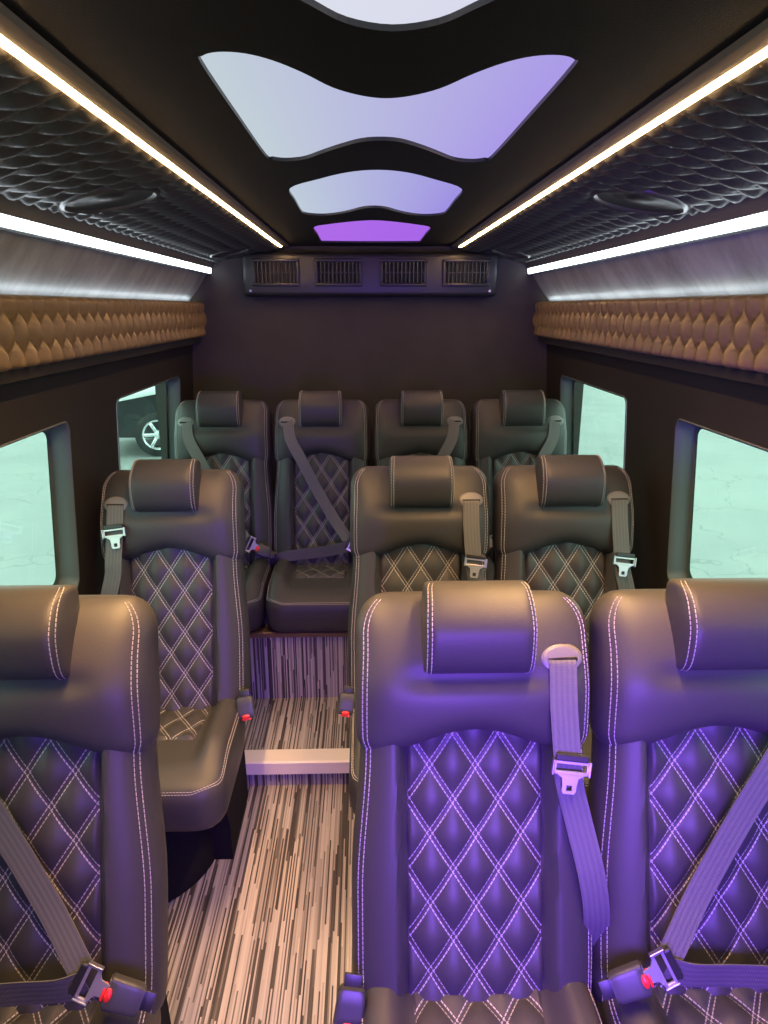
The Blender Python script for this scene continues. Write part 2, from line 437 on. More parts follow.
# ceiling centre with the cut-outs of the light panels
PANELS = [
    [(-0.205, 0.30), (-0.17, 0.285), (-0.09, 0.34), (0, 0.39), (0.09, 0.34), (0.17, 0.285), (0.205, 0.30), (0.21, 0.36), (0.205, 0.56), (0.16, 0.63), (0.105, 0.70), (0.078, 0.735), (0.045, 0.777), (0.0, 0.795), (-0.045, 0.777), (-0.078, 0.735), (-0.105, 0.70), (-0.16, 0.63), (-0.205, 0.56), (-0.21, 0.36)],
    [(-0.213, 0.90), (-0.206, 0.871), (-0.186, 0.858), (-0.158, 0.862), (-0.13, 0.884), (-0.1, 0.925), (-0.068, 0.98), (-0.033, 1.013), (0, 1.025), (0.033, 1.013), (0.068, 0.98), (0.1, 0.925), (0.13, 0.884), (0.158, 0.862), (0.186, 0.858), (0.206, 0.871), (0.213, 0.90), (0.212, 1.12), (0.208, 1.40), (0.198, 1.425), (0.175, 1.437), (0.14, 1.42), (0.106, 1.37), (0.07, 1.318), (0.033, 1.276), (0, 1.265), (-0.033, 1.276), (-0.07, 1.318), (-0.106, 1.37), (-0.14, 1.42), (-0.175, 1.437), (-0.198, 1.425), (-0.208, 1.40), (-0.212, 1.12)],
    [(-0.200, 1.745), (-0.122, 1.618), (-0.06, 1.543), (0, 1.517), (0.06, 1.543), (0.122, 1.618), (0.200, 1.745), (0.207, 1.95), (0.209, 2.16), (0.203, 2.20), (0.185, 2.225), (0.150, 2.236), (0.110, 2.208), (0.072, 2.155), (0.035, 2.085), (0, 2.062), (-0.035, 2.085), (-0.072, 2.155), (-0.110, 2.208), (-0.150, 2.236), (-0.185, 2.225), (-0.203, 2.20), (-0.209, 2.16), (-0.207, 1.95)],
    [(-0.20, 2.545), (-0.14, 2.45), (-0.085, 2.395), (-0.04, 2.36), (0, 2.346), (0.04, 2.36), (0.085, 2.395), (0.14, 2.45), (0.20, 2.545), (0.204, 2.80), (0.206, 3.08), (0.198, 3.105), (0, 3.118), (-0.198, 3.105), (-0.206, 3.08), (-0.204, 2.80)],
]
ZC = 1.862
def smooth_loop(lp, n=4):
    out = []; N_ = len(lp)
    for i in range(N_):
        a, b, c, d = (Vector(lp[(i + k) % N_]) for k in (-1, 0, 1, 2))
        for k in range(n):
            t = k / n
            p = 0.5 * ((2 * b) + (c - a) * t + (2 * a - 5 * b + 4 * c - d) * t * t + (3 * b - a - 3 * c + d) * t ** 3)
            out.append((p.x, p.y))
    return out
PANELS = [[(x * 0.985, y) for x, y in smooth_loop(lp)] for lp in PANELS]
bm = bmesh.new(); edges = []
for lp in [[(-0.352, Y0), (0.352, Y0), (0.352, Y1), (-0.352, Y1)]] + PANELS:
    vs = [bm.verts.new((x, y, ZC)) for x, y in lp]
    edges += [bm.edges.new((vs[i], vs[(i + 1) % len(vs)])) for i in range(len(vs))]
bmesh.ops.triangle_fill(bm, use_beauty=True, use_dissolve=False, edges=edges)
for f in bm.faces:
    if f.normal.z > 0: f.normal_flip()
me = bpy.data.meshes.new('ceiling'); bm.to_mesh(me); bm.free(); me.materials.append(CEIL)
struct(link('ceiling', me))
PCOL = [((0.86, 0.90, 0.98), (0.80, 0.80, 1.0), 0.85), ((0.66, 0.76, 0.84), (0.50, 0.40, 0.98), 0.82),
        ((0.62, 0.72, 0.84), (0.42, 0.34, 0.92), 0.84), ((0.50, 0.17, 0.95), (0.46, 0.16, 0.95), 0.85)]
PLAB = ['white glowing ceiling panel closest overhead, cut off by the picture top', 'wide bow-tie shaped glowing ceiling panel, white turning lavender',
        'small arched white and lavender ceiling panel between the bow-tie and purple ones', 'small purple glowing ceiling panel closest to the rear vents']
for lp, (c0, c1, pw), lab in zip(PANELS, PCOL, PLAB):
    t = empty('ceiling_light_panel', (0, sum(p[1] for p in lp) / len(lp), ZC), lab, 'ceiling light', 'glowing ceiling panels')
    cy = t.location.y
    m = MB(); n = len(lp)
    m.add([(x, y - cy, 0.0) for x, y in lp] + [(x, y - cy, 0.010) for x, y in lp] + [(x * 0.975, (y - cy) * 0.985, 0.0) for x, y in lp] ,
          [(i, (i + 1) % n, n + (i + 1) % n, n + i) for i in range(n)], VENTPLASTIC)
    link('frame', m.mesh('light_panel_frame', smooth=False), t)
    m = MB(); em = panel_emit('panel_glow', c0, c1, pw)
    m.prism([(x, y - cy) for x, y in lp], em, lambda a, b, d: (a, b, d), 0.006, 0.010)
    link('diffuser', m.mesh('diffuser', smooth=False), t)

SPK = [(0.565, 1.62, 0.106), (0.575, 3.05, 0.085)]     # where the speakers sit in the overhead panels
for sg, side in ((-1, 'left'), (1, 'right')):
    # lip between ceiling centre and strip
    m = MB()
    m.prism([(0.352, ZC), (0.356, ZC - 0.006), (0.376, ZC - 0.012), (0.376, ZC + 0.012), (0.352, ZC + 0.012)], LIP, lambda a, b, d: (sg * a, d, b), Y0, 3.285)
    struct(link('trim_%d' % (1 if sg < 0 else 2), m.mesh('ceiling_lip', smooth=False)))
    # warm strip
    t = empty('led_strip', (sg * 0.3815, 1.0, ZC - 0.012), 'warm glowing light strip along the %s edge of the ceiling' % side, 'light strip', 'warm ceiling strips')
    m = MB(); m.box((0, 0.81, 0.006), (0.017, 2.73, 0.006), METAL); link('channel', m.mesh('channel', smooth=False), t)
    m = MB(); m.prism([(-0.0075, 0.004), (-0.0075, 0.001), (-0.004, -0.0025), (0.004, -0.0025), (0.0075, 0.001), (0.0075, 0.004)], WARM, lambda a, b, d: (a, d, b), -0.55, 2.165)
    link('diffuser', m.mesh('strip_diffuser', smooth=False), t)
    la = bpy.data.lights.new('warm_strip_boost', 'AREA'); la.shape = 'RECTANGLE'; la.size = 0.010; la.size_y = 1.2
    la.color = (1.0, 0.56, 0.22); la.energy = WARM_LAMP; la.spread = math.radians(WARM_SPREAD)
    lo = bpy.data.objects.new('warm_strip_boost', la); C.objects.link(lo); lo.parent = t; lo.location = (0, 0.12, -0.0032)
    # quilted overhead panel
    def oh(a, b):
        x = 0.388 + a * 0.302; y = Y0 + b * (Y1 - Y0)
        u, v = (x - 0.388) / 0.118, y / 0.0645
        z = ZC - 0.010 - 0.052 * a ** 1.25
        e = min(1, a / 0.03, (1 - a) / 0.03)
        for (px, py, pr) in SPK:
            e *= sm(pr * 0.96, pr * 1.12, math.hypot(x - px, y - py))
        return (sg * x, y, z - 0.013 * puff(u, v, 0.7) * e)
    m = MB()
    m.grid(oh, 44, 560, OVERHEAD, uvfn=lambda a, b: (a * 0.302 / 0.118, (Y0 + b * (Y1 - Y0)) / 0.0645), flip=(sg > 0))
    tag(link('quilted_overhead_panel', m.mesh('quilted_overhead_panel', recalc=False)),
        'black quilted overhead panel with speakers, on the %s between both light strips' % side, 'ceiling panel', 'quilted overhead panels')
    # tan lip and cool white cove strip
    m = MB()
    m.prism([(0.689, 1.802), (0.697, 1.782), (0.701, 1.7685), (0.716, 1.7685), (0.716, 1.815), (0.689, 1.815)], LIP, lambda a, b, d: (sg * a, d, b), Y0, Y1)
    m.prism([(0.706, 1.744), (0.716, 1.742), (0.722, 1.748), (0.722, 1.7685), (0.714, 1.7685), (0.709, 1.760)], VENTPLASTIC, lambda a, b, d: (sg * a, d, b), Y0, Y1)
    struct(link('trim_%d' % (3 if sg < 0 else 4), m.mesh('cove_lip', smooth=False)))
    m = MB()
    m.prism([(0.701, 1.7675), (0.704, 1.7465), (0.709, 1.7465), (0.712, 1.7675)], COVE, lambda a, b, d: (sg * a, d, b), Y0, 3.28)
    tag(link('cove_light', m.mesh('cove_light', smooth=False)), 'cool white light strip above the %s quilted valance' % side, 'light strip', 'cool white cove strips')
    # recessed upper side panel
    m = MB()
    m.grid(lambda a, b: (sg * (0.720 + 0.118 * (1 - b) - 0.006 * math.sin(math.pi * b)), Y0 + a * (Y1 - Y0), 1.60 + 0.155 * b), 20, 8, SUEDE)
    struct(link('wall_%s_upper' % side, m.mesh('upper_side_panel')))
    # quilted valance over the windows
    t = empty('quilted_valance', (sg * 0.755, 1.0, 1.55), 'bronze quilted valance running above the %s windows' % side, 'quilted panel', 'quilted valances')
    def va(a, b):
        y = Y0 + a * (Y1 - 0.01 - Y0); z = 1.474 + b * 0.154
        u, v = y / 0.0645, (z - 1.608) / 0.118
        e = min(1, b / 0.02, (1 - b) / 0.02)
        r = 0.018 * max(0, (b - 0.92) / 0.08) ** 2 + 0.018 * max(0, (0.08 - b) / 0.08) ** 2
        x = 0.763 - 0.024 * puff(u, v, 0.65) * e + r
        return (sg * (x - 0.755), y - 1.0, z - 1.55)
    m = MB()
    m.grid(va, 560, 40, VALANCE, uvfn=lambda a, b: ((Y0 + a * (Y1 - 0.01 - Y0)) / 0.0645, (b * 0.154 - 0.134) / 0.118), flip=(sg < 0))
    link('quilted_face', m.mesh('quilted_face', recalc=False), t)
    m = MB(); m.box((sg * 0.053, 0.05, -0.010), (0.06, Y1 - Y0 - 0.02, 0.132), WALL); link('backing', m.mesh('backing', smooth=False), t)
    m = MB(); m.box((sg * 0.040, 0.05, -0.085), (0.05, Y1 - Y0 - 0.02, 0.03), VOID); link('shadow_gap_strip', m.mesh('shadow_gap_strip', smooth=False), t)
    m = MB(); m.box((sg * 0.035, 0.05, 0.0735), (0.008, Y1 - Y0 - 0.03, 0.006), LEDGE); link('ledge_light', m.mesh('ledge_light', smooth=False), t)

# speakers in the overhead panels
def speaker(sg, x, y, R, lab):
    a = (x - 0.388) / 0.302; z = ZC - 0.010 - 0.052 * a ** 1.25
    t = empty('ceiling_speaker', (sg * x, y, z - 0.001), lab, 'speaker', 'round overhead speakers')
    t.rotation_euler = (0, sg * math.atan(0.2), 0)
    tf = lambda p, q, h: (p, q, -h)
    m = MB(); m.lathe([(R * 0.84, 0.002), (R * 0.86, 0.007), (R * 0.90, 0.010), (R * 0.97, 0.008), (R, 0.002), (R, -0.008)], SPEAKERRING, tf)
    link('bezel', m.mesh('bezel'), t)
    m = MB(); m.lathe([(0.001, 0.003), (R * 0.25, 0.002), (R * 0.3, -0.0005), (R * 0.6, 0.0005), (R * 0.85, 0.004)], VENTPLASTIC, tf)
    link('cone', m.mesh('cone'), t)
speaker(-1, 0.565, 1.62, 0.106, 'round black speaker set in the left overhead panel, the larger nearer one')
speaker(1, 0.565, 1.62, 0.106, 'round black speaker set in the right overhead panel, the larger nearer one')
speaker(-1, 0.575, 3.05, 0.085, 'small far speaker in the left overhead panel near the rear wall')
speaker(1, 0.575, 3.05, 0.085, 'small far speaker in the right overhead panel near the rear wall')

# rear air vent housing
t = empty('air_vent_housing', (0, 3.30, 1.74), 'charcoal air duct housing with four vents, high on the rear wall', 'air vent')
m = MB(); m.box((0, -0.035, 0.0), (1.115, 0.09, 0.185), VENTPLASTIC, bev=0.022, seg=4)
for sx in (-1, 1): m.lathe([(0.0005, 0.003), (0.005, 0.002), (0.006, -0.002)], METAL, lambda p, q, h: (sx * 0.525 + p, -0.081 - h, -0.068 + q), 10)
link('housing', m.mesh('housing'), t)
for cx in (-0.412, -0.140, 0.142, 0.416):
    m = MB()
    for (bx, bz, sx_, sz_) in ((0, 0.050, 0.205, 0.014), (0, -0.050, 0.205, 0.014), (-0.0955, 0, 0.014, 0.09), (0.0955, 0, 0.014, 0.09)):
        m.box((cx + bx, -0.084, bz + 0.008), (sx_, 0.018, sz_), VENTPLASTIC, bev=0.004)
    v = link('vent', m.mesh('vent'), t)
    m = MB(); m.box((cx, -0.0815, 0.008), (0.18, 0.004, 0.088), VOID)
    for k in range(10):
        m.box((cx - 0.078 + k * 0.0173, -0.086, 0.008), (0.0045, 0.010, 0.088), BLACKPLASTIC, rot=Matrix.Rotation(0.5, 3, 'Z'))
    m.box((cx, -0.090, 0.008), (0.18, 0.004, 0.004), BLACKPLASTIC)
    link('louvre', m.mesh('louvre', smooth=False), v)

# black carpeted wheel arch cover beside the middle row seat
m = MB()
def arch(a, b):
    w = 2 * math.pi * a; r = 0.285 * math.sin(min(1, b * 1.0) * math.pi / 2)
    h = 0.30 * (1 - (r / 0.285) ** 5) ** 0.4 if r < 0.2849 else 0.0
    x = r * math.cos(w); return (max(x, -0.09), r * math.sin(w), h)
m.grid(arch, 48, 24, CARPET, wrap_u=True)
o = link('wheel_arch_cover', m.mesh('wheel_arch_cover')); o.location = (-0.75, 1.80, 0.001); o.scale = (0.92, 0.92, 0.92)
tag(o, 'rounded black wheel arch cover on the floor under the left middle-row seat', 'wheel arch')

# ================================================================== SEATS
def BF(x, s, d):            # back frame: x across, s up the reclined back, d out towards the sitter
    return (x, -0.14 + 0.275 * s - 0.9615 * d, 0.44 + 0.9615 * s + 0.275 * d)
def BV(x, s, d): return Vector((x, 0.275 * s - 0.9615 * d, 0.9615 * s + 0.275 * d))
def edge(u, a, p): return max(0.0, 1 - abs(u) ** a) ** p
class Pillow:
    def __init__(s, pos, front, back, d0, frame, a=8, b=10, p=0.4, nu=44, nv=44):
        s.pos, s.front, s.back, s.d0, s.frame, s.a, s.b, s.p, s.nu, s.nv = pos, front, back, d0, frame, a, b, p, nu, nv
    def pt(s, u, v, back=False):
        x, t = s.pos(u, v); e = edge(u, s.a, s.p) * edge(v, s.b, s.p)
        d = s.d0 + ((s.back if back else s.front)(x, t) - s.d0) * e
        return Vector(s.frame(x, t, d))
    def build(s, m, mat):
        f = lambda a: math.sin(math.pi * (a - 0.5))
        m.grid(lambda a, b: s.pt(f(a), f(b)), s.nu, s.nv, mat)
        m.grid(lambda a, b: s.pt(f(a), f(b), True), s.nu // 2, s.nv // 2, mat, flip=True)
    def seam(s, m, path, off=0.0010, mat=None, **k):
        out = []
        for u, v in path:
            p = s.pt(u, v); e = 0.004
            du = s.pt(min(1, u + e), v) - s.pt(max(-1, u - e), v); dv = s.pt(u, min(1, v + e)) - s.pt(u, max(-1, v - e))
            n = du.cross(dv); n = n.normalized() if n.length > 1e-12 else Vector((0, 0, 1))
            if n.dot(Vector(s.frame(0, 0, 1)) - Vector(s.frame(0, 0, 0))) < 0: n = -n
            out.append(p + n * off)
        m.dashes(out, mat or THREAD, **k)

def corner(hw, s0, s1, r0, r1):
    """half width hw(s), bottom s0(x), top s1(x), corner radii"""
    def pos(u, v):
        lo, hi = s0(0), s1(0); s = lo + (v + 1) / 2 * (hi - lo)
        w = hw(s)
        if hi - s < r1: w -= r1 - math.sqrt(max(0, r1 * r1 - (r1 - (hi - s)) ** 2))
        if s - lo < r0: w -= r0 - math.sqrt(max(0, r0 * r0 - (r0 - (s - lo)) ** 2))
        x = u * w
        a, b = s0(x), s1(x)
        return x, a + (v + 1) / 2 * (b - a)
    return pos
lin = lambda n: [i / n for i in range(n + 1)]
INS = 0.121            # half width of the quilted back insert
PX, PS = 0.0805, 0.121 # quilting pitch
def bolster(x): 
    a = abs(x); return 0.002 + 0.038 * sm(INS - 0.003, INS + 0.020, a) - 0.014 * max(0, (a - 0.145) / 0.075) ** 2
def p_back():
    hw = lambda s: 0.2205 - 0.018 * sm(0.18, 0.44, s) - 0.004 * (1 - sm(-0.06, 0.06, s))
    return Pillow(corner(hw, lambda x: -0.055, lambda x: 0.60, 0.03, 0.03), lambda x, s: bolster(x), lambda x, s: -0.095, -0.045, BF, a=7, b=24, nu=72, nv=40)
def p_shoulder():
    hw = lambda s: 0.2085 + 0.003 * math.sin(max(0, min(1, (s - 0.42) / 0.2)) * math.pi)
    s0 = lambda x: 0.420 + 0.044 * (0.5 + 0.5 * math.cos(math.pi * min(1, abs(x) / 0.185)))
    tt = lambda s: (s - 0.43) / 0.27
    fr = lambda x, s: 0.050 + 0.020 * sm(0, 0.45, tt(s)) - 0.052 * max(0, (tt(s) - 0.45) / 0.55) ** 1.5 - 0.016 * (abs(x) / 0.21) ** 2 - 0.008 * math.exp(-((s - 0.565) / 0.018) ** 2) * (1 - sm(0.09, 0.15, abs(x)))
    return Pillow(corner(hw, s0, lambda x: 0.702, 0.034, 0.055), fr, lambda x, s: -0.10, -0.030, BF, a=9, b=9, p=0.42, nu=56, nv=48)
def p_head():
    hw = lambda s: 0.0945 - 0.004 * sm(0.66, 0.74, s)
    tt = lambda s: (s - 0.574) / 0.164
    fr = lambda x, s: 0.090 + 0.026 * sm(-0.1, 0.5, tt(s)) - 0.052 * max(0, (tt(s) - 0.48) / 0.52) ** 1.8 - 0.10 * (x * x)
    return Pillow(corner(hw, lambda x: 0.574, lambda x: 0.728, 0.008, 0.010), fr, lambda x, s: 0.0, 0.030, BF, a=16, b=7, p=0.36, nu=44, nv=40)
SB, PB, HB = p_shoulder(), p_back(), p_head()
CT = 0.452
def p_cush():
    # pos in (x, y): v=-1 is the front edge
    hw = lambda s: 0.213 - 0.010 * sm(0.30, 0.42, s)
    pos0 = corner(hw, lambda x: 0.0, lambda x: 0.42, 0.075, 0.02)
    fr = lambda x, s: CT - 0.006 + 0.036 * sm(0.112, 0.158, abs(x)) * sm(0.05, 0.17, s) * (1 - 0.4 * sm(0.19, 0.215, abs(x))) - 0.020 * (1 - sm(0.0, 0.10, s)) - 0.010 * sm(0.16, 0.36, s) * (1 - sm(0.105, 0.15, abs(x)))
    return Pillow(pos0, fr, lambda x, s: 0.285, 0.36, lambda x, s, d: (x, -0.505 + s, d), a=12, b=14, p=0.36, nu=56, nv=48)
CB = p_cush()
MESH = {}
def cached(key, fn):
    if key not in MESH: MESH[key] = fn()
    return MESH[key]
def mk_back():
    m = MB(); PB.build(m, LEATHER)
    for sg in (-1, 1):
        for u in (0.905, 0.94): PB.seam(m, [(sg * u, -0.93 + 1.55 * t) for t in lin(60)])
        # inner edge seam of the bolster beside the quilting
    return m.mesh('backrest')
def mk_quilt():
    m = MB()
    def xs(a, b): return ((a - 0.5) * 2 * (INS + 0.006), -0.03 + b * 0.52)
    def fn(a, b):
        x, s = xs(a, b)
        e = sm(0, 0.05, a) * sm(0, 0.05, 1 - a)
        d = -0.004 + 0.006 * e + 0.012 * (1 - (2 * a - 1) ** 2) + 0.0115 * puff(x / PX, (s - 0.042) / PS, 0.75) * e
        return BF(x, s, d)
    m.grid(fn, 56, 90, QUILT, uvfn=lambda a, b: (xs(a, b)[0] / PX, (xs(a, b)[1] - 0.042) / PS))
    return m.mesh('back_quilt')
def mk_shoulder():
    m = MB(); SB.build(m, LEATHER)
    for sg in (-1, 1):
        for u in (0.895, 0.93): SB.seam(m, [(sg * u, -0.97 + 1.90 * t) for t in lin(60)])
    return m.mesh('shoulder_panel')
def mk_head():
    m = MB(); HB.build(m, LEATHER)
    for sg in (-1, 1):
        for u in (0.87, 0.935): HB.seam(m, [(sg * u, -0.985 + 1.97 * t) for t in lin(60)])
    return m.mesh('headrest')
def mk_cush():
    m = MB(); CB.build(m, LEATHER)
    for k in (0.0, 0.016):
        r = 0.958 - k
        q = 0.22
        path = [(-r, 0.9 - (0.9 + r - q) * t) for t in lin(40)] + [(-r + q - q * math.cos(t * math.pi / 2), -r + q - q * math.sin(t * math.pi / 2)) for t in lin(12)[1:]] + \
               [(-r + q + 2 * (r - q) * t, -r) for t in lin(50)[1:]] + [(r - q + q * math.sin(t * math.pi / 2), -r + q - q * math.cos(t * math.pi / 2)) for t in lin(12)[1:]] + [(r, -r + q + (0.9 + r - q) * t) for t in lin(40)[1:]]
        CB.seam(m, path)
    return m.mesh('cushion')
def mk_cquilt():
    m = MB()
    def xy(a, b): return ((a - 0.5) * 2 * (0.106 + 0.018 * b), 0.185 + b * 0.235)
    def fn(a, b):
        x, s = xy(a, b)
        e = sm(0, 0.05, a) * sm(0, 0.05, 1 - a) * sm(0, 0.05, b)
        z = CB.front(x, s) - 0.003 + 0.005 * e + 0.010 * puff(x / PX, s / PS, 0.75) * e
        return (x, -0.505 + s, z)
    m.grid(fn, 48, 44, QUILT, uvfn=lambda a, b: (xy(a, b)[0] / PX, xy(a, b)[1] / PS))
    return m.mesh('cushion_quilt')
def mk_base(lift):
    m = MB()
    if lift > 0.3:
        m.box((0, -0.15, 0.275), (0.38, 0.46, 0.03), BLACKPLASTIC, bev=0.006)
    else:
        top, bot = 0.30, -lift
        m.prism([(-0.425, top), (0.03, top), (0.06, bot), (-0.23, bot), (-0.235, bot + 0.12), (-0.27, bot + 0.2), (-0.36, top - 0.04)], CARPET, lambda a, b, d: (d, a, b), -0.165, 0.165)
    return m.mesh('pedestal', smooth=False)
def shoulder_d(x, s):
    return SB.front(x, s)
GX, GS = 0.144, 0.597
def mk_guide(sg):
    m = MB()
    d = shoulder_d(GX, GS) - 0.006
    tf = lambda p, q, h: BF(sg * GX + p * 1.0, GS + q * 0.62, shoulder_d(GX + sg * p, GS + q * 0.62) * 0.96 - 0.004 + h)
    m.lathe([(0.0382, -0.004), (0.0385, 0.003), (0.035, 0.0075), (0.028, 0.0085), (0.001, 0.0085)], GREYPLASTIC, tf, 32)
    m.box(Vector(BF(sg * GX, GS - 0.001, d + 0.0080)), (0.054, 0.005, 0.006), VOID, rot=Matrix.Rotation(math.atan2(0.275, 0.9615) * -1, 3, 'X'), bev=0.002)
    return m.mesh('belt_guide')
WB = 0.0235
def ribbon(m, pts, n=14, twist=None):
    """webbing along points (x,s,d) in the back frame, lying on the back"""
    P = [Vector(BF(*p)) for p in interp(pts, n)]
    nrm0 = BV(0, 0, 1)
    N_ = len(P); L = [0]
    for a, b in zip(P, P[1:]): L.append(L[-1] + (b - a).length)
    rows, uvs = [], []
    for i, p in enumerate(P):
        t = (P[min(i + 1, N_ - 1)] - P[max(i - 1, 0)]).normalized()
        nn = nrm0 if twist is None else twist
        w = t.cross(nn).normalized(); nr = w.cross(t).normalized()
        for k, c in enumerate((-1, -0.6, -0.2, 0.2, 0.6, 1)): rows.append(p + w * c * WB + nr * 0.001); uvs.append((k / 5, L[i]))
        for k, c in enumerate((1, 0.6, 0.2, -0.2, -0.6, -1)): rows.append(p + w * c * WB - nr * 0.001); uvs.append((1 - k / 5, L[i]))
    W = 12
    fs = [(i * W + k, i * W + (k + 1) % W, (i + 1) * W + (k + 1) % W, (i + 1) * W + k) for i in range(N_ - 1) for k in range(W)]
    fs += [tuple(range(W))[::-1], tuple(range((N_ - 1) * W, N_ * W))]
    m.add(rows, fs, WEB, uvs)
    return P
def mk_belt(kind, sg):
    m = MB(); d0 = shoulder_d(GX, GS) + 0.0035
    if kind[:4] == 'hang':
        ribbon(m, [(sg * GX, GS + 0.001, d0 - 0.004), (sg * GX, GS - 0.012, d0 + 0.004), (sg * 0.144, 0.52, 0.066), (sg * 0.150, 0.43, 0.064), (sg * 0.154, 0.39, 0.058),
                   (sg * 0.172, 0.32, 0.050), (sg * 0.197, 0.22, 0.044), (sg * 0.211, 0.14, 0.026), (sg * 0.218, 0.07, -0.010), (sg * 0.222, 0.0, -0.055)])
    else:
        ribbon(m, [(sg * GX, GS + 0.001, d0 - 0.004), (sg * (GX - 0.004), GS - 0.012, d0 + 0.004), (sg * 0.128, 0.52, 0.070), (sg * 0.085, 0.44, 0.068), (sg * 0.02, 0.315, 0.050),
                   (sg * -0.055, 0.19, 0.054), (sg * -0.115, 0.105, 0.080)])
        # lap belt back across the seat
        ribbon(m, [(sg * -0.125, 0.085, 0.085), (sg * -0.08, 0.070, 0.080), (sg * 0.0, 0.055, 0.062), (sg * 0.10, 0.045, 0.058), (sg * 0.18, 0.030, 0.055), (sg * 0.216, 0.0, 0.0)], twist=BV(0, -0.25, 1).normalized())
    return m.mesh('seat_belt')
def frame_rot(e1, nrm):
    e1 = e1.normalized(); e2 = nrm.cross(e1).normalized(); e3 = e1.cross(e2)
    return Matrix((e1, e2, e3)).transposed()
def mk_latch(kind, sg):
    m = MB()
    if kind[:4] == 'hang':
        c = Vector(BF(sg * 0.156, 0.425, 0.066)) if kind == 'hang' else Vector(BF(sg * 0.144, 0.525, 0.071)); R = frame_rot(BV(sg * -0.12, -1, -0.06), BV(0, 0, 1))
    else:
        c = Vector(BF(sg * -0.125, 0.094, 0.088)); R = frame_rot(BV(sg * -0.85, -0.42, 0), BV(0, 0, 1))
    tf = lambda a, b, d: c + R @ Vector((a, b, d))
    # steel frame with the webbing slot, then the tongue with its square hole
    for (x0, x1, y0, y1) in ((-0.004, 0.002, -0.031, 0.031), (0.014, 0.020, -0.031, 0.031), (-0.004, 0.020, -0.0315, -0.026), (-0.004, 0.020, 0.026, 0.0315)):
        m.box(tf((x0 + x1) / 2, (y0 + y1) / 2, 0.004), (x1 - x0, y1 - y0, 0.005), TONGUE, rot=R, bev=0.001)
    m.prism([(0.018, -0.026), (0.018, 0.026), (0.026, 0.014), (0.038, 0.012), (0.038, -0.012), (0.026, -0.014)], TONGUE, tf, 0.003, 0.006)
    m.prism([(0.038, -0.012), (0.038, -0.005), (0.048, -0.005), (0.048, -0.012)], TONGUE, tf, 0.003, 0.006)
    m.prism([(0.038, 0.005), (0.038, 0.012), (0.048, 0.012), (0.048, 0.005)], TONGUE, tf, 0.003, 0.006)
    m.prism([(0.048, -0.012), (0.048, 0.012), (0.053, 0.009), (0.053, -0.009)], TONGUE, tf, 0.003, 0.006)
    m.box(tf(-0.009, 0, 0.004), (0.013, 0.056, 0.009), BLACKPLASTIC, rot=R, bev=0.003)
    for q in (-0.0315, 0.0315): m.box(tf(0.008, q, 0.005), (0.026, 0.003, 0.009), METAL, rot=R, bev=0.001)
    return m.mesh('latch_plate', smooth=False)
def buckle_frame(kind, sg):
    if kind[:4] == 'hang':
        return Vector(BF(sg * -0.222, 0.012, 0.045)), frame_rot(Vector((sg * 0.15, 0.45, 1)), Vector((0, -1, 0.45)).normalized())
    return Vector(BF(sg * -0.190, 0.060, 0.082)), frame_rot(BV(sg * -0.85, -0.34, -0.10), BV(0, 0.25, 1).normalized())
def mk_buckle(kind, sg):
    m = MB(); c, R = buckle_frame(kind, sg)
    tf = lambda a, b, d: c + R @ Vector((a, b, d))
    def sec(a):      # body flares slightly towards the mouth
        w = 0.0265 - 0.004 * (a + 0.036) / 0.085; h = 0.013
        return w, h
    def fn(a, b):
        x = -0.034 + 0.060 * b; w, h = sec(x); k = 2 * math.pi * a
        e = 1.0 if 0.03 < b < 0.97 else 0.86
        cs, sn = math.cos(k), math.sin(k)
        return tf(x, w * e * math.copysign(abs(cs) ** 0.35, cs), h * e * math.copysign(abs(sn) ** 0.45, sn))
    vals = [0, 0.03, 0.06, 0.3, 0.6, 0.9, 0.97, 1.0]
    m.grid(lambda a, b: fn(a, vals[int(round(b * 7))]), 32, 7, BUCKLEPLASTIC, wrap_u=True)
    for x in (-0.034, 0.026):
        w, h = sec(x); m.add([tf(x, w * 0.86 * math.copysign(abs(math.cos(2 * math.pi * i / 32)) ** 0.35, math.cos(2 * math.pi * i / 32)), h * 0.86 * math.copysign(abs(math.sin(2 * math.pi * i / 32)) ** 0.45, math.sin(2 * math.pi * i / 32))) for i in range(32)], [tuple(range(32))], BUCKLEPLASTIC)
    # stalk webbing
    m.box(tf(0.034, 0, -0.004), (0.024, 0.030, 0.006), BLACKPLASTIC, rot=R, bev=0.001)
    return m.mesh('buckle')
def mk_button(kind, sg):
    m = MB(); c, R = buckle_frame(kind, sg)
    tf = lambda a, b, d: c + R @ Vector((a, b, d))
    m.lathe([(0.0095, -0.004), (0.0100, 0.001), (0.008, 0.003), (0.0005, 0.0036)], RED, lambda p, q, h: tf(-0.029 + p * 0.6, q * 1.2, 0.0112 + h), 24)
    m.box(tf(-0.0375, 0, 0.004), (0.005, 0.026, 0.012), RED, rot=R, bev=0.0015)
    return m.mesh('release_button')

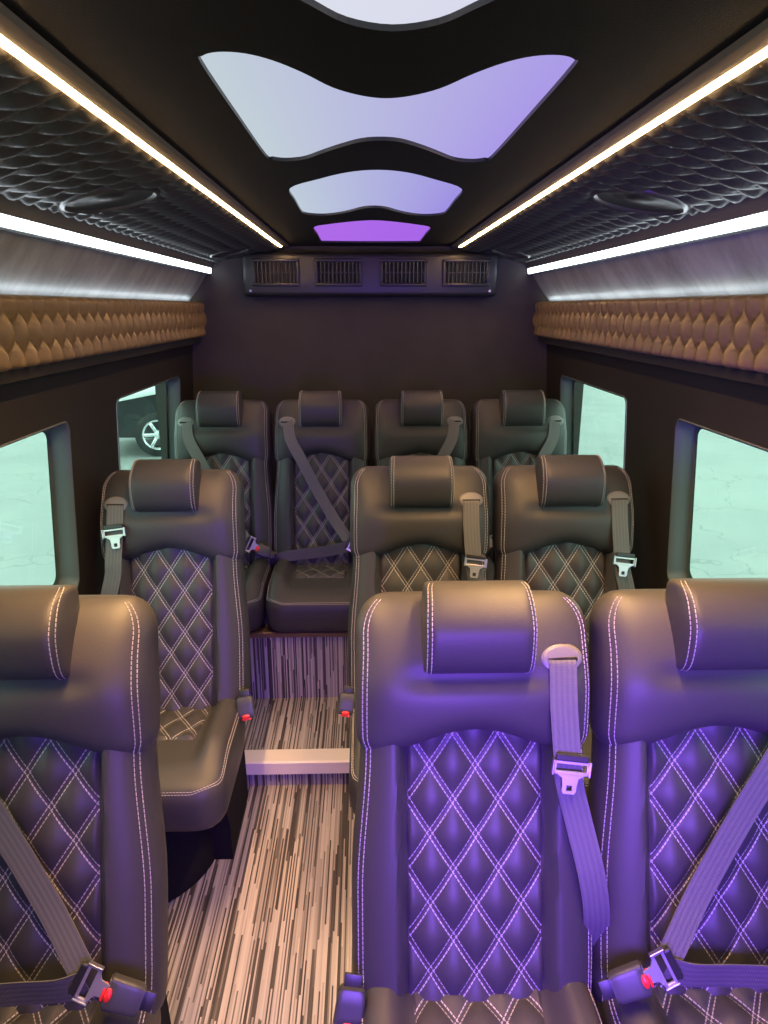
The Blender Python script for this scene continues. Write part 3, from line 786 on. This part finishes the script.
def seat(x, D, lift, kind, sg, lab, rz=0.0):
    t = empty('passenger_seat', (x, D, lift), lab, 'seat', 'black quilted passenger seats')
    t.scale = (0.968 if lift > 0.1 else 0.992, 1, 1)
    link('pedestal', cached(('base', lift), lambda: mk_base(lift + 0.2 if lift > 0.1 else lift)), t)
    link('cushion', cached('cush', mk_cush), t)
    link('cushion_quilt', cached('cq', mk_cquilt), t)
    link('backrest', cached('back', mk_back), t)
    link('back_quilt', cached('quilt', mk_quilt), t)
    link('shoulder_panel', cached('sh', mk_shoulder), t)
    link('headrest', cached('head', mk_head), t)
    link('belt_guide', cached(('g', sg), lambda: mk_guide(sg)), t)
    b = link('seat_belt', cached(('b', kind, sg), lambda: mk_belt(kind, sg)), t)
    o = link('latch_plate', cached(('l', kind, sg), lambda: mk_latch(kind, sg)), b); o['label'] = 'steel belt latch plate'
    k = link('buckle', cached(('k', kind, sg), lambda: mk_buckle(kind, sg)), t)
    o = link('release_button', cached(('r', kind, sg), lambda: mk_button(kind, sg)), k); o['label'] = 'red release button'
    return t
R1, R2, R3 = 1.09, 1.98, 2.94
seat(-0.615, R1, 0.0, 'buckled', -1, 'large black quilted seat at bottom left, nearest on the left of the aisle, belt buckled')
seat(0.158, R1, 0.0, 'hang', 1, 'purple-lit quilted seat beside the aisle in the nearest row, belt hanging loose')
seat(0.588, R1, 0.0, 'buckled', 1, 'purple-lit quilted seat at the right wall in the nearest row, belt buckled')
seat(-0.602, R2, 0.030, 'hang_high', -1, 'single black quilted seat on the wheel arch cover, in front of the low step')
seat(0.132, R2, 0.036, 'hang', 1, 'black quilted middle-row seat right of the aisle, directly behind the purple-lit aisle seat')
seat(0.565, R2, 0.036, 'hang', 1, 'black quilted middle-row seat beside the right wall, between the two right windows')
seat(-0.632, R3, 0.116, 'buckled', -1, 'leftmost seat of the four in the rear row, beside the left window')
seat(-0.214, R3, 0.116, 'buckled', -1, 'rear-row seat facing the aisle above the step, second from the left')
seat(0.207, R3, 0.116, 'buckled', 1, 'rear-row seat second from right, mostly hidden behind the middle-row aisle seat')
seat(0.631, R3, 0.116, 'buckled', 1, 'rightmost seat of the four in the rear row, beside the small right window')

# ================================================================== OUTSIDE
m = MB(); m.box((0, 10, -0.70), (80, 80, 0.1), CONCRETE)
struct(link('ground', m.mesh('ground', smooth=False)))

# dark car parked behind the van on the left
t = empty('parked_car', (-2.1, 12.2, -0.65), 'dark car parked outside, seen through the left rear window', 'car')
def car_part(name, mat, prof, x0, x1, parent=t, taper=0.0):
    m = MB(); n = len(prof); cx = (x0 + x1) / 2; hw = (x1 - x0) / 2
    def fn(a, b):
        y, z = prof[int(round(a * n)) % n]
        k = 2 * b - 1; e = 1 - 0.06 * abs(k) ** 4
        return (cx + k * hw * (1 - taper * max(0, z - 0.9)), y * (1 - 0.02 * abs(k) ** 3), z * (1 - 0.03 * abs(k) ** 4))
    m.grid(fn, n, 10, mat, wrap_u=True)
    for b in (0, 1): m.add([fn(i / n, b) for i in range(n)], [tuple(range(n))], mat)
    return link(name, m.mesh(name), parent)
body = [(-2.3, 0.35), (-2.35, 0.6), (-2.2, 0.88), (-1.2, 1.05), (-1.0, 1.08), (1.9, 1.08), (2.25, 1.0), (2.3, 0.55), (2.25, 0.32), (0, 0.24)]
car_part('body', CARPAINT, body, -0.92, 0.92)
car_part('cabin', CARGLASS, [(-1.15, 1.04), (-0.35, 1.62), (0.0, 1.68), (1.5, 1.66), (2.1, 1.06)], -0.82, 0.82, taper=0.22)
car_part('roof', CARPAINT, [(-0.42, 1.62), (-0.3, 1.68), (0.0, 1.73), (1.45, 1.71), (1.62, 1.62), (0.5, 1.66)], -0.70, 0.70)
for sx in (-1, 1):
    m = MB(); m.tube([(sx * 0.80, -1.15, 1.06), (sx * 0.66, -0.36, 1.66)], 0.035, CHROME); link('pillar', m.mesh('pillar'), t)
    m = MB(); m.box((sx * 0.66, -2.20, 0.74), (0.42, 0.16, 0.17), CHROME, bev=0.05, seg=3); link('headlamp', m.mesh('headlamp'), t)
    m = MB(); m.box((sx * 1.02, -0.80, 1.12), (0.2, 0.12, 0.15), CARPAINT, bev=0.04, seg=3); link('wing_mirror', m.mesh('wing_mirror'), t)
    for yy in (-1.45, 1.42):
        m = MB()
        m.lathe([(0.22, 0.11), (0.30, 0.12), (0.345, 0.09), (0.35, 0.0), (0.345, -0.09), (0.30, -0.12), (0.22, -0.11)], TYRE, lambda p, q, h: (sx * (0.83 + h), yy + p, 0.35 + q), 36)
        w = link('wheel', m.mesh('wheel'), t)
        m = MB()
        m.lathe([(0.23, 0.10), (0.235, 0.125), (0.21, 0.12), (0.20, 0.09)], CHROME, lambda p, q, h: (sx * (0.83 + h), yy + p, 0.35 + q), 36)
        m.lathe([(0.001, 0.13), (0.06, 0.125), (0.07, 0.09)], CHROME, lambda p, q, h: (sx * (0.83 + h), yy + p, 0.35 + q), 24)
        for k in range(6):
            a = k * math.pi / 3
            m.box((sx * 0.94, yy + 0.13 * math.cos(a), 0.35 + 0.13 * math.sin(a)), (0.02, 0.17, 0.05), CHROME, rot=Matrix.Rotation(a, 3, 'X'), bev=0.006)
        link('rim', m.mesh('rim'), w)
m = MB(); m.box((0, -2.33, 0.62), (0.8, 0.05, 0.16), CHROME, bev=0.02); link('grille', m.mesh('grille'), t)
t.rotation_euler = (0, 0, math.radians(-75))
